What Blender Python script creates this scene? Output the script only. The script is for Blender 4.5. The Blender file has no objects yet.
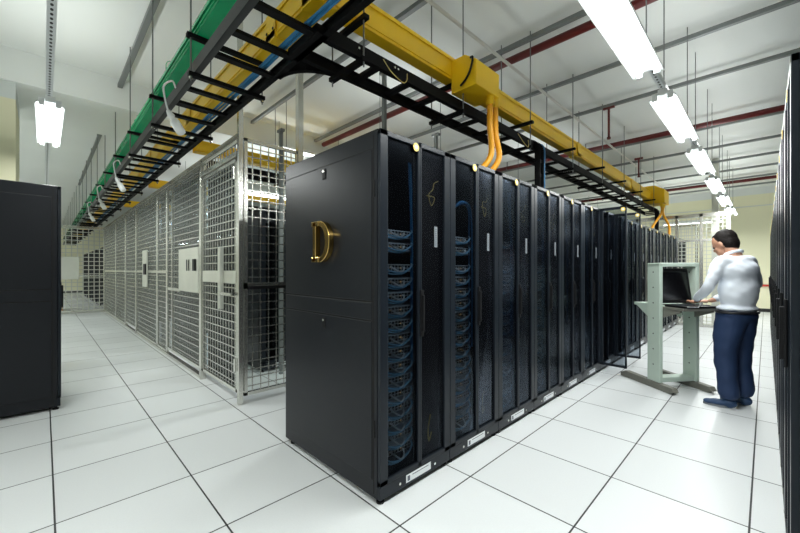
import bpy, bmesh, math, random
from mathutils import Vector, Matrix, Quaternion
random.seed(7)
PI = math.pi
# ------------------------------------------------------------------ camera, world, exposure
scn = bpy.context.scene
col = scn.collection
cam_d = bpy.data.cameras.new('camera'); cam = bpy.data.objects.new('camera', cam_d); col.objects.link(cam)
cam.location = (0, 0, 1.25)
cam.rotation_euler = (PI/2, 0, math.radians(45.4))
cam_d.sensor_width = 36; cam_d.lens = 16.245; cam_d.shift_y = 0.0044; cam_d.clip_start = 0.02
scn.camera = cam
w = bpy.data.worlds.new('world'); scn.world = w; w.use_nodes = True
w.node_tree.nodes['Background'].inputs[0].default_value = (0.8, 0.9, 0.88, 1)
w.node_tree.nodes['Background'].inputs[1].default_value = 0.15
vs = scn.view_settings
vs.view_transform = 'Standard'; vs.look = 'None'; vs.gamma = 1; vs.exposure = 0.0; vs.use_curve_mapping = False
LAMP_W = 34.0        # watts of each fluorescent fixture
TUBE_E = 9.0
UP_W = 9.5           # watts of the upward light added to each fixture for the ceiling

# ------------------------------------------------------------------ materials
def new_mat(name):
    m = bpy.data.materials.new(name); m.use_nodes = True
    return m, m.node_tree, m.node_tree.nodes['Principled BSDF']
def pm(name, c, rough=0.5, metal=0.0, noise=0.0, nscale=30, bump=0.0, spec=0.5, emit=0, coat=0):
    m, nt, b = new_mat(name)
    b.inputs['Base Color'].default_value = (*c, 1); b.inputs['Roughness'].default_value = rough
    b.inputs['Metallic'].default_value = metal; b.inputs['Specular IOR Level'].default_value = spec
    if coat: b.inputs['Coat Weight'].default_value = coat
    if emit:
        b.inputs['Emission Color'].default_value = (*c, 1); b.inputs['Emission Strength'].default_value = emit
    if noise or bump:
        tc = nt.nodes.new('ShaderNodeTexCoord'); n = nt.nodes.new('ShaderNodeTexNoise')
        n.inputs['Scale'].default_value = nscale; n.inputs['Detail'].default_value = 3
        nt.links.new(tc.outputs['Object'], n.inputs['Vector'])
        if noise:
            r = nt.nodes.new('ShaderNodeMapRange')
            r.inputs['To Min'].default_value = 1-noise; r.inputs['To Max'].default_value = 1+noise
            nt.links.new(n.outputs['Fac'], r.inputs['Value'])
            mx = nt.nodes.new('ShaderNodeVectorMath'); mx.operation = 'SCALE'
            mx.inputs[0].default_value = c
            nt.links.new(r.outputs['Result'], mx.inputs['Scale']); nt.links.new(mx.outputs['Vector'], b.inputs['Base Color'])
        if bump:
            bp = nt.nodes.new('ShaderNodeBump'); bp.inputs['Strength'].default_value = bump; bp.inputs['Distance'].default_value = 0.01
            nt.links.new(n.outputs['Fac'], bp.inputs['Height']); nt.links.new(bp.outputs['Normal'], b.inputs['Normal'])
    return m
def math_node(nt, op, a, b=None, c=None):
    n = nt.nodes.new('ShaderNodeMath'); n.operation = op
    for i, v in enumerate((a, b, c)):
        if v is None: continue
        if isinstance(v, (int, float)): n.inputs[i].default_value = v
        else: nt.links.new(v, n.inputs[i])
    return n.outputs[0]
def mat_floor():
    m, nt, b = new_mat('raised floor tiles')
    tc = nt.nodes.new('ShaderNodeTexCoord'); sp = nt.nodes.new('ShaderNodeSeparateXYZ')
    nt.links.new(tc.outputs['Object'], sp.inputs[0])
    def seam(out, off):
        v = math_node(nt, 'ADD', out, off); v = math_node(nt, 'DIVIDE', v, 0.6)
        v = math_node(nt, 'FRACT', v); v = math_node(nt, 'SUBTRACT', v, 0.5); v = math_node(nt, 'ABSOLUTE', v)
        return math_node(nt, 'GREATER_THAN', v, 0.5-0.0068)
    s = math_node(nt, 'MAXIMUM', seam(sp.outputs['X'], 60.057), seam(sp.outputs['Y'], 59.962))
    # per tile tint
    def cell(out, off):
        v = math_node(nt, 'ADD', out, off); v = math_node(nt, 'DIVIDE', v, 0.6); return math_node(nt, 'FLOOR', v)
    cb = nt.nodes.new('ShaderNodeCombineXYZ')
    nt.links.new(cell(sp.outputs['X'], 60.057), cb.inputs[0]); nt.links.new(cell(sp.outputs['Y'], 59.962), cb.inputs[1])
    wn = nt.nodes.new('ShaderNodeTexWhiteNoise'); nt.links.new(cb.outputs[0], wn.inputs['Vector'])
    nz = nt.nodes.new('ShaderNodeTexNoise'); nz.inputs['Scale'].default_value = 120; nz.inputs['Detail'].default_value = 4
    nt.links.new(tc.outputs['Object'], nz.inputs['Vector'])
    v = math_node(nt, 'MULTIPLY_ADD', wn.outputs['Value'], 0.05, 0.65)
    v = math_node(nt, 'MULTIPLY_ADD', nz.outputs['Fac'], 0.06, v)
    sc = nt.nodes.new('ShaderNodeVectorMath'); sc.operation = 'SCALE'; sc.inputs[0].default_value = (0.97, 1.0, 1.0)
    nt.links.new(v, sc.inputs['Scale'])
    mx = nt.nodes.new('ShaderNodeMix'); mx.data_type = 'RGBA'
    nt.links.new(s, mx.inputs['Factor']); nt.links.new(sc.outputs[0], mx.inputs['A']); mx.inputs['B'].default_value = (0.012, 0.014, 0.014, 1)
    nt.links.new(mx.outputs['Result'], b.inputs['Base Color'])
    b.inputs['Roughness'].default_value = 0.42
    return m
def mat_paint(name, z_line, low, high):
    m, nt, b = new_mat(name)
    tc = nt.nodes.new('ShaderNodeTexCoord'); sp = nt.nodes.new('ShaderNodeSeparateXYZ')
    nt.links.new(tc.outputs['Object'], sp.inputs[0])
    g = math_node(nt, 'GREATER_THAN', sp.outputs['Z'], z_line)
    mx = nt.nodes.new('ShaderNodeMix'); mx.data_type = 'RGBA'
    nt.links.new(g, mx.inputs['Factor']); mx.inputs['A'].default_value = (*low, 1); mx.inputs['B'].default_value = (*high, 1)
    nt.links.new(mx.outputs['Result'], b.inputs['Base Color']); b.inputs['Roughness'].default_value = 0.7
    return m
def mat_strut():
    # galvanised channel, dark slots every 50 mm along local X
    m, nt, b = new_mat('slotted galvanised strut')
    tc = nt.nodes.new('ShaderNodeTexCoord'); sp = nt.nodes.new('ShaderNodeSeparateXYZ')
    nt.links.new(tc.outputs['Object'], sp.inputs[0])
    v = math_node(nt, 'DIVIDE', sp.outputs['X'], 0.05); v = math_node(nt, 'FRACT', v); v = math_node(nt, 'SUBTRACT', v, 0.5)
    v = math_node(nt, 'MULTIPLY', v, 0.05); vx = math_node(nt, 'DIVIDE', v, 0.014)
    vy = math_node(nt, 'DIVIDE', sp.outputs['Y'], 0.007)
    d = math_node(nt, 'ADD', math_node(nt, 'MULTIPLY', vx, vx), math_node(nt, 'MULTIPLY', vy, vy))
    s = math_node(nt, 'LESS_THAN', d, 1.0)
    geo = nt.nodes.new('ShaderNodeNewGeometry')
    mx = nt.nodes.new('ShaderNodeMix'); mx.data_type = 'RGBA'
    nt.links.new(s, mx.inputs['Factor']); mx.inputs['A'].default_value = (0.80, 0.83, 0.83, 1); mx.inputs['B'].default_value = (0.02, 0.02, 0.02, 1)
    nt.links.new(mx.outputs['Result'], b.inputs['Base Color'])
    b.inputs['Metallic'].default_value = 0.35; b.inputs['Roughness'].default_value = 0.45
    return m
def mat_pane(name, tint, alpha, stripe=0.0, gloss=0.06, gcol=(0.85, 0.93, 1)):
    """tinted see-through sheet with a mirror sheen; stripe: fine vertical ribs along local Y"""
    m, nt, b = new_mat(name); nt.nodes.remove(b)
    out = nt.nodes['Material Output']
    tr = nt.nodes.new('ShaderNodeBsdfTransparent'); tr.inputs[0].default_value = (*tint, 1)
    df = nt.nodes.new('ShaderNodeBsdfDiffuse'); df.inputs[0].default_value = (0.010, 0.011, 0.014, 1)
    gl = nt.nodes.new('ShaderNodeBsdfGlossy'); gl.inputs['Roughness'].default_value = 0.22 if stripe else 0.03
    gl.inputs['Color'].default_value = (*gcol, 1)
    m1 = nt.nodes.new('ShaderNodeMixShader'); m1.inputs[0].default_value = alpha
    nt.links.new(tr.outputs[0], m1.inputs[1]); nt.links.new(df.outputs[0], m1.inputs[2])
    fr = nt.nodes.new('ShaderNodeFresnel'); fr.inputs['IOR'].default_value = 1.17
    f = math_node(nt, 'ADD', fr.outputs[0], gloss - 0.02)
    if stripe:
        tc = nt.nodes.new('ShaderNodeTexCoord'); sp = nt.nodes.new('ShaderNodeSeparateXYZ')
        nt.links.new(tc.outputs['Object'], sp.inputs[0])
        v = math_node(nt, 'MULTIPLY', sp.outputs['Y'], 2*PI/0.019); v = math_node(nt, 'SINE', v)
        v = math_node(nt, 'MULTIPLY_ADD', v, 0.18, 0.82)
        f = math_node(nt, 'MULTIPLY', f, v)
        a2 = math_node(nt, 'MULTIPLY_ADD', v, -0.25*alpha, alpha+0.1*alpha)
        nt.links.new(a2, m1.inputs[0])
    m2 = nt.nodes.new('ShaderNodeMixShader'); nt.links.new(f, m2.inputs[0])
    nt.links.new(m1.outputs[0], m2.inputs[1]); nt.links.new(gl.outputs[0], m2.inputs[2])
    nt.links.new(m2.outputs[0], out.inputs[0])
    return m
M = dict(
    floor=mat_floor(),
    ceiling=pm('ceiling paint', (0.80, 0.83, 0.80), 0.8, noise=0.04, nscale=0.7),
    wall=mat_paint('cream wall paint', 3.53, (0.88, 0.86, 0.62), (0.78, 0.81, 0.78)),
    wall_plain=pm('pale wall paint', (0.72, 0.74, 0.68), 0.8, noise=0.03, nscale=1),
    pillar=mat_paint('pillar paint', 3.19, (0.74, 0.72, 0.50), (0.62, 0.66, 0.63)),
    black_base=pm('black skirting', (0.02, 0.02, 0.02), 0.5),
    rack=pm('black powder coat', (0.009, 0.0105, 0.014), 0.34, noise=0.1, nscale=200, bump=0.03, spec=0.26),
    rackedge=pm('door frame powder coat', (0.012, 0.016, 0.022), 0.30, spec=0.22),
    gap=pm('dark gap', (0.004, 0.004, 0.004), 0.8),
    pane=mat_pane('smoked door glass', (0.66, 0.70, 0.74), 0.10, stripe=1, gloss=0.014, gcol=(0.40, 0.45, 0.52)),
    pane2=mat_pane('ribbed dark door sheet', (0.85, 0.87, 0.9), 0.30, stripe=1, gloss=0.014, gcol=(0.40, 0.45, 0.52)),
    acrylic=mat_pane('clear acrylic', (0.97, 0.99, 0.98), 0.0, gloss=0.03),
    gold=pm('polished gold', (0.78, 0.52, 0.17), 0.18, 1.0),
    black=pm('black plastic', (0.006, 0.006, 0.007), 0.5, spec=0.25),
    tray=pm('black ladder steel', (0.004, 0.004, 0.0045), 0.6, spec=0.15),
    traygrey=pm('grey edged ladder steel', (0.04, 0.042, 0.042), 0.5, spec=0.3),
    yellow=pm('yellow fibre duct', (1.0, 0.62, 0.008), 0.4, noise=0.05, nscale=3),
    hose=pm('orange yellow hose', (0.95, 0.42, 0.01), 0.4),
    green=pm('green duct plastic', (0.008, 0.42, 0.16), 0.25, noise=0.2, nscale=4),
    blue=pm('blue cable', (0.02, 0.17, 0.36), 0.45),
    bluel=pm('pale blue patch cable', (0.24, 0.50, 0.72), 0.45),
    whitec=pm('white cable', (0.75, 0.78, 0.8), 0.5),
    ycable=pm('yellow patch cable', (0.75, 0.60, 0.18), 0.5),
    white=pm('white plastic', (0.82, 0.84, 0.84), 0.4),
    greylabel=pm('grey door label', (0.22, 0.25, 0.27), 0.6),
    paper=pm('label paper', (0.80, 0.83, 0.84), 0.6),
    ink=pm('label print', (0.12, 0.13, 0.16), 0.6),
    stickery=pm('yellow sticker', (0.90, 0.66, 0.12), 0.4),
    steel=pm('brushed stainless', (0.68, 0.68, 0.63), 0.26, 0.92),
    steelp=pm('stainless plate', (0.68, 0.69, 0.62), 0.42, 0.6, noise=0.08, nscale=5),
    strut=mat_strut(),
    strutg=pm('grey strut', (0.22, 0.235, 0.235), 0.5, 0.3),
    rod=pm('threaded rod steel', (0.18, 0.19, 0.19), 0.45, 0.5),
    conduit=pm('pale conduit', (0.68, 0.68, 0.64), 0.45),
    red=pm('dark red pipe paint', (0.12, 0.010, 0.010), 0.4),
    redw=pm('red wall rail', (0.55, 0.05, 0.03), 0.5),
    sage=pm('sage green enamel', (0.50, 0.60, 0.52), 0.42),
    skid=pm('grey brown skid', (0.16, 0.16, 0.135), 0.6, noise=0.15, nscale=20),
    chassis=pm('switch chassis grey', (0.80, 0.85, 0.88), 0.5, 0.0),
    ports=pm('switch ports dark', (0.03, 0.035, 0.04), 0.5),
    led=pm('amber led', (1.0, 0.55, 0.15), 0.5, emit=4.0),
    tube=pm('fluorescent tube', (0.93, 1.0, 0.98), 0.5, emit=TUBE_E),
    screen=pm('screen black', (0.004, 0.004, 0.005), 0.2),
    cardboard=pm('cardboard', (0.45, 0.27, 0.14), 0.8, noise=0.1, nscale=8),
    skin=pm('skin', (0.55, 0.29, 0.19), 0.5, noise=0.05, nscale=12),
    hair=pm('black hair', (0.010, 0.007, 0.006), 0.6, spec=0.2, bump=0.5, nscale=120),
    shirt=pm('white shirt cotton', (0.78, 0.83, 0.90), 0.8, bump=0.5, nscale=9),
    trousers=pm('navy trousers', (0.010, 0.030, 0.088), 0.75, bump=0.5, nscale=10),
    belt=pm('black belt', (0.01, 0.01, 0.012), 0.4),
    shoe=pm('navy shoe', (0.02, 0.055, 0.13), 0.6),
    sole=pm('shoe sole grey', (0.18, 0.2, 0.22), 0.7),
)
# ------------------------------------------------------------------ mesh helpers
class MB:
    def __init__(s): s.v = []; s.f = []; s.m = []; s.mi = 0
    def add(s, vs_, fs):
        o = len(s.v); s.v += [tuple(p) for p in vs_]; s.f += [tuple(i+o for i in f) for f in fs]; s.m += [s.mi]*len(fs)
        return s
    def box(s, x0, x1, y0, y1, z0, z1, xf=None):
        p = [Vector((x, y, z)) for x in (x0, x1) for y in (y0, y1) for z in (z0, z1)]
        if xf: p = [xf @ q for q in p]
        return s.add(p, [(0,1,3,2),(4,6,7,5),(0,4,5,1),(2,3,7,6),(0,2,6,4),(1,5,7,3)])
    def bar(s, a, b, wd, ht, up=(0,0,1)):
        a = Vector(a); b = Vector(b); d = (b-a).normalized(); up = Vector(up)
        if abs(d.dot(up)) > .99: up = Vector((1,0,0))
        sd = d.cross(up).normalized(); u = sd.cross(d).normalized()
        p = []
        for q in (a, b):
            for i, j in ((-1,-1),(1,-1),(1,1),(-1,1)): p.append(q + sd*i*wd/2 + u*j*ht/2)
        return s.add(p, [(0,1,2,3),(7,6,5,4),(0,4,5,1),(1,5,6,2),(2,6,7,3),(3,7,4,0)])
    def tube(s, pts, r, n=8, caps=True):
        pts = [Vector(p) for p in pts]; rs = r if isinstance(r, (list, tuple)) else [r]*len(pts)
        prev = None; vs_ = []
        for i, p in enumerate(pts):
            d = (pts[min(i+1, len(pts)-1)] - pts[max(i-1, 0)]).normalized()
            if prev is None:
                a = Vector((0,0,1)) if abs(d.z) < .9 else Vector((1,0,0)); nrm = d.cross(a).normalized()
            else: nrm = (prev - d*prev.dot(d)).normalized()
            prev = nrm; bn = d.cross(nrm)
            for k in range(n):
                a = 2*PI*k/n; vs_.append(p + (nrm*math.cos(a) + bn*math.sin(a))*rs[i])
        fs = []
        for i in range(len(pts)-1):
            for k in range(n):
                k2 = (k+1) % n; fs.append((i*n+k, i*n+k2, (i+1)*n+k2, (i+1)*n+k))
        if caps: fs.append(tuple(range(n-1, -1, -1))); fs.append(tuple((len(pts)-1)*n+k for k in range(n)))
        return s.add(vs_, fs)
    def prism(s, poly, origin, ux, uy, depth):
        """poly in 2D (ux, uy), extruded along ux x uy by depth"""
        o = Vector(origin); ux = Vector(ux); uy = Vector(uy); n_ = ux.cross(uy).normalized()*depth
        k = len(poly)
        p = [o + ux*a + uy*b for a, b in poly]; p += [q + n_ for q in p]
        return s.add(p, [tuple(range(k-1, -1, -1)), tuple(range(k, 2*k))] + [(i, (i+1) % k, (i+1) % k+k, i+k) for i in range(k)])
    def build(s, name, mats, parent=None, bevel=0, smooth=False, loc=None):
        me = bpy.data.meshes.new(name); me.from_pydata(s.v, [], s.f)
        for m_ in (mats if isinstance(mats, (list, tuple)) else [mats]): me.materials.append(m_)
        me.polygons.foreach_set('material_index', s.m)
        bm = bmesh.new(); bm.from_mesh(me); bmesh.ops.recalc_face_normals(bm, faces=bm.faces); bm.to_mesh(me); bm.free()
        if smooth: me.polygons.foreach_set('use_smooth', [True]*len(me.polygons))
        o = bpy.data.objects.new(name, me); col.objects.link(o)
        if parent is not None: o.parent = parent
        if loc is not None: o.location = loc
        if bevel:
            b = o.modifiers.new('bevel', 'BEVEL'); b.width = bevel; b.segments = 2; b.limit_method = 'ANGLE'
        return o
def tag(o, label, cat, group=None, kind=None):
    if label: o['label'] = label
    if cat: o['category'] = cat
    if group: o['group'] = group
    if kind: o['kind'] = kind
    return o
def thing(name, label, cat, loc=(0,0,0), rz=0, group=None):
    o = bpy.data.objects.new(name, None); col.objects.link(o); o.empty_display_size = .1
    o.location = loc; o.rotation_euler = (0, 0, rz)
    return tag(o, label, cat, group)
def copy_tree(o, parent=None):
    c = o.copy(); col.objects.link(c)
    if parent is not None: c.parent = parent
    for ch in [x for x in bpy.data.objects if x.parent == o]: copy_tree(ch, c)
    return c
def structure(o): o['kind'] = 'structure'; return o
ORD = ['first','second','third','fourth','fifth','sixth','seventh','eighth','ninth','tenth','eleventh','twelfth','thirteenth',
       'fourteenth','fifteenth','sixteenth','seventeenth','eighteenth','nineteenth','twentieth','twenty first','twenty second']
def arc(c, r, a0, a1, n, ax='xz'):
    out = []
    for i in range(n+1):
        a = a0 + (a1-a0)*i/n; p = Vector(c)
        if ax == 'xz': p += Vector((math.cos(a)*r, 0, math.sin(a)*r))
        if ax == 'yz': p += Vector((0, math.cos(a)*r, math.sin(a)*r))
        if ax == 'xy': p += Vector((math.cos(a)*r, math.sin(a)*r, 0))
        out.append(p)
    return out
def bez(pts, n=24):
    """smooth Catmull curve through pts"""
    P = [Vector(p) for p in pts]; P = [P[0]*2-P[1]] + P + [P[-1]*2-P[-2]]; out = []
    for i in range(1, len(P)-2):
        m_ = max(2, n//(len(P)-3))
        for k in range(m_):
            t = k/m_; a, b, c, d = P[i-1], P[i], P[i+1], P[i+2]
            out.append(.5*((2*b)+(c-a)*t+(2*a-5*b+4*c-d)*t*t+(3*b-a-3*c+d)*t**3))
    out.append(P[-2]); return out

# ------------------------------------------------------------------ the room
CZ = 3.75
XL, XR, YF, YB = -27.0, 4.0, -4.0, 15.3
structure(MB().box(XL, XR, YF, YB, -.1, 0).build('floor', M['floor']))
structure(MB().box(XL, XR, YF, YB, CZ, CZ+.1).build('ceiling', M['ceiling']))
structure(MB().box(XL-.1, XR+.1, YB, YB+.1, 0, CZ).build('wall_back', M['wall']))
structure(MB().box(XL-.1, XL, YF, YB, 0, CZ).build('wall_left', M['wall']))
structure(MB().box(XR, XR+.1, YF, YB, 0, CZ).build('wall_right', M['wall_plain']))
structure(MB().box(XL-.1, XR+.1, YF-.1, YF, 0, CZ).build('wall_front', M['wall_plain']))
structure(MB().box(XL, XR, YB-.015, YB, 0, .1).build('baseboard_back', M['black_base']))
structure(MB().box(XL, XL+.015, YF, YB, 0, .1).build('baseboard_left', M['black_base']))
structure(MB().box(XL, XR, YB-.02, YB, 3.17, 3.20).build('trim_1', M['wall_plain']))
structure(MB().box(-7.35, -5.96, YF, YB, 3.38, CZ).build('trim_2', M['ceiling']))      # downstand beam
pil = MB().box(-6.9, -6.0, -1.2, -.23, 0, 3.38).build('pillar', M['pillar']); structure(pil); pil.name = 'trim_3'
rl = MB().box(-1.5, 3.9, YB-.05, YB-.002, .76, .82).build('wall_rail', M['redw'])
tag(rl, 'red horizontal guard rail on the cream end wall', 'rail')

# ------------------------------------------------------------------ lamps (fluorescent fixtures)
LZ = 2.58
def make_fixture():
    root = thing('fluorescent_fixture', None, 'ceiling light')
    hb = MB(); hb.box(-.665, .665, -.03, .03, .03, .075)
    for s in (-1, 1):                                   # sloping white reflector wings
        hb.add([(-.665, s*.03, .05), (.665, s*.03, .05), (.665, s*.088, .0), (-.665, s*.088, .0),
                (-.665, s*.03, .056), (.665, s*.03, .056), (.665, s*.092, .004), (-.665, s*.092, .004)],
               [(0,1,2,3),(4,5,6,7),(0,1,5,4),(2,3,7,6),(0,3,7,4),(1,2,6,5)])
    hb.build('housing', M['white'], root)
    for s in (-1, 1):
        MB().tube([(-.65, s*.05, .015), (.65, s*.05, .015)], .015, 10).build('tube', M['tube'], root, smooth=True)
        for e in (-1, 1):
            MB().box(e*.66-.01, e*.66+.01, s*.05-.018, s*.05+.018, -.005, .05).build('tube_holder', M['white'], root)
    l = bpy.data.lights.new('lamp_light', 'AREA'); l.shape = 'RECTANGLE'; l.size = 1.28; l.size_y = .14
    l.energy = LAMP_W; l.color = (0.97, 1.0, 0.985)
    lo = bpy.data.objects.new('lamp_light', l); col.objects.link(lo); lo.parent = root; lo.location = (0, 0, -.006)
    l2 = bpy.data.lights.new('added_uplight', 'AREA'); l2.shape = 'RECTANGLE'; l2.size = 1.28; l2.size_y = .10  # added above the housing to brighten the ceiling
    l2.energy = UP_W; l2.color = (0.97, 1.0, 0.985)
    lo2 = bpy.data.objects.new('added_uplight', l2); col.objects.link(lo2); lo2.parent = root; lo2.location = (0, 0, .082); lo2.rotation_euler = (PI, 0, 0)
    for e in (-.6, .6):
        MB().tube([(e, 0, .07), (e, 0, CZ-LZ-.02)], .004, 6).build('hanger_rod', M['rod'], root)
    return root
fx0 = make_fixture()
first = True
def place_fixture(x, y, rz, label, group):
    global first
    o = fx0 if first else copy_tree(fx0); first = False
    o.location = (x, y, LZ); o.rotation_euler = (0, 0, rz); tag(o, label, 'ceiling light', group); return o
for k, y in enumerate((-.35, 1.45, 3.25, 5.05, 6.85, 8.65, 10.45)):  # the first is added out of view for its light
    place_fixture(-.565, y+.83, PI/2, ('unseen twin tube fluorescent light added behind the camera over the right aisle' if k == 0 else
        'lit twin tube fluorescent light over the right aisle, %s nearest in the line' % ORD[k-1]), 'fluorescent lights over the right aisle')
place_fixture(-4.73, .035, 0, 'lit fluorescent light hanging near the pillar above the left black cabinet', 'fluorescent lights of the left aisle')
place_fixture(-1.6, -1.6, 0, 'unseen fluorescent light added behind the camera', 'fluorescent lights of the left aisle')  # added unseen, lights the room from behind the camera
o = place_fixture(-5.74, 3.41, PI/2, 'fluorescent light up at the ceiling, seen just left of the gold letter cabinet top', None)
o.location.z = 3.30
bpy.data.objects.remove([x for x in bpy.data.objects if x.parent == o and x.name.startswith('added_uplight')][0])
for c_ in [x for x in bpy.data.objects if x.parent == o and x.name.startswith('hanger_rod')]: c_.scale.z = .36; c_.location.z = .045
place_fixture(-3.4, 3.6, PI/2, 'fluorescent light in the aisle hidden behind the main row', 'fluorescent lights inside the cage')
for k, (x, y) in enumerate(((-6.35, 2.9), (-9.3, 2.9), (-12.2, 2.9), (-3.3, 7), (-6.35, 7), (-9.3, 7))):
    place_fixture(x, y, PI/2, 'fluorescent light inside the cage seen through the wire, %s of the more distant ones' % ORD[k], 'fluorescent lights inside the cage')
for k, x in enumerate((-8.2, -10.2, -12.3, -15, -18, -21, -24.5)):  # lamps added outside the view to light the far left aisle and ceiling
    place_fixture(x, -2.4, 0, 'unseen fluorescent light added to brighten the left aisle, %s beyond the pillar' % ORD[k], 'fluorescent lights of the left aisle')
for k, (x, y) in enumerate(((1.5, 12.7), (-3.6, 14.0))):  # lamps added out of sight so the end wall gets more light
    place_fixture(x, y, 0, 'unseen fluorescent light added to brighten the end wall, hidden behind the cabinets, %s one' % ('right', 'left')[k], 'fluorescent lights near the end wall')
place_fixture(-1.5, 13.2, 0, 'fluorescent light hanging before the cream end wall', 'fluorescent lights near the end wall')

# slotted strut the lamps hang along
def strut_x(name, x0, x1, y, z, label, mat='strut', wdt=.041, rz=0, parent=None, cat='strut', group=None):
    L = abs(x1-x0); b = MB()
    b.box(-L/2, L/2, -wdt/2, wdt/2, -.0025, 0)
    b.box(-L/2, L/2, -wdt/2, -wdt/2+.003, 0, .04); b.box(-L/2, L/2, wdt/2-.003, wdt/2, 0, .04)
    b.box(-L/2, L/2, -wdt/2, -wdt/2+.010, .037, .04); b.box(-L/2, L/2, wdt/2-.010, wdt/2, .037, .04)
    o = b.build(name, M[mat]); o.location = ((x0+x1)/2, y, z)
    if label: tag(o, label, cat, group)
    return o
s_ = strut_x('slotted_strut', -4.05, -1.0, .03, LZ+.075, 'bright slotted steel strut leading to the lamp by the pillar', wdt=.041)
s0_ = s_
s_ = strut_x('slotted_strut', -13.5, -5.50, .03, LZ+.075, 'thin steel strut running on beyond the lamp by the pillar', wdt=.045)
for q_, xs in ((s0_, (-1.3, 1.3)), (s_, (-3.8, 0, 3.8))):
    for x_ in xs: MB().tube([(x_, 0, .0), (x_, 0, CZ-LZ-.08)], .004, 6).build('hanger_rod', M['rod'], q_)
o = strut_x('slotted_strut', -1, 12.6, 0, LZ+.075, 'slotted steel strut carrying the right line of lights'); o.rotation_euler = (0, 0, PI/2); o.location = (-.565, 5.8, LZ+.078)
# ceiling struts across the room
SZ = 3.64
strut_x('ceiling_strut', -5.95, -1.2, .709, SZ, 'dark slotted ceiling strut above the green duct, near piece', 'strutg', .05, group='ceiling struts over the left aisle')
strut_x('ceiling_strut', -13.6, -7.36, .709, SZ, 'dark slotted ceiling strut above the green duct, far piece', 'strutg', .05, group='ceiling struts over the left aisle')
for k, y in enumerate((2.42, 3.6, 4.77, 5.9, 8.0, 9.39, 10.66, 11.8, 13.0, 14.2)):
    strut_x('ceiling_strut', -5.9, 3.9, y, SZ, 'grey steel ceiling strut crossing the room, %s from the camera' % ORD[k], 'strutg', .045, group='ceiling struts crossing the room')
for k, y in enumerate((3.64, 7.55, 13.0)):
    r = thing('red_pipe', 'dark red sprinkler pipe crossing under the ceiling, %s of three' % ('nearest','middle','farthest')[k], 'pipe', (0, y, 3.60 if k else 3.63), group='red pipes')
    r.location.y = (3.78, 7.62, 13.1)[k]
    MB().tube([(-5.9, 0, 0), (3.9, 0, 0)], .042, 14).build('pipe', M['red'], r, smooth=True)
    for x in ((-4.2, -2.5, 1.2) if k else (-4.2, 1.2)):
        c = MB(); c.tube([(x, 0, .03), (x, 0, .14)], .008, 6); c.tube(arc((x, 0, 0), .047, 0, 2*PI, 14, 'yz'), .005, 5)
        c.build('pipe_hanger', M['rod'], r)
cd = MB(); cd.tube([(-2.03, .9, 3.56), (-2.03, 12.4, 3.56)], .017, 10)
tag(cd.build('white_conduit', M['conduit'], smooth=True), 'thin pale conduit running away under the struts above the racks', 'conduit')
# small sprinkler T pieces
for k, (x, y, z0, z1) in enumerate(((-1.62, 5.9, 3.2, 3.62), (-2.1, 3.1, 3.14, 3.3), (-1.9, 9.0, 3.25, 3.6))):
    b = MB(); b.tube([(x, y, z0), (x, y, z1)], .016, 8); b.box(x-.075, x+.075, y-.02, y+.02, z1-.005, z1+.035); b.tube([(x, y, z0-.03), (x, y, z0)], .026, 8)
    tag(b.build('pipe_bracket', M['red']), ('T shaped dark red bracket hanging between the struts', 'small dark red bracket above the near yellow duct', 'small dark bracket near the far yellow box')[k], 'bracket')

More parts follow.
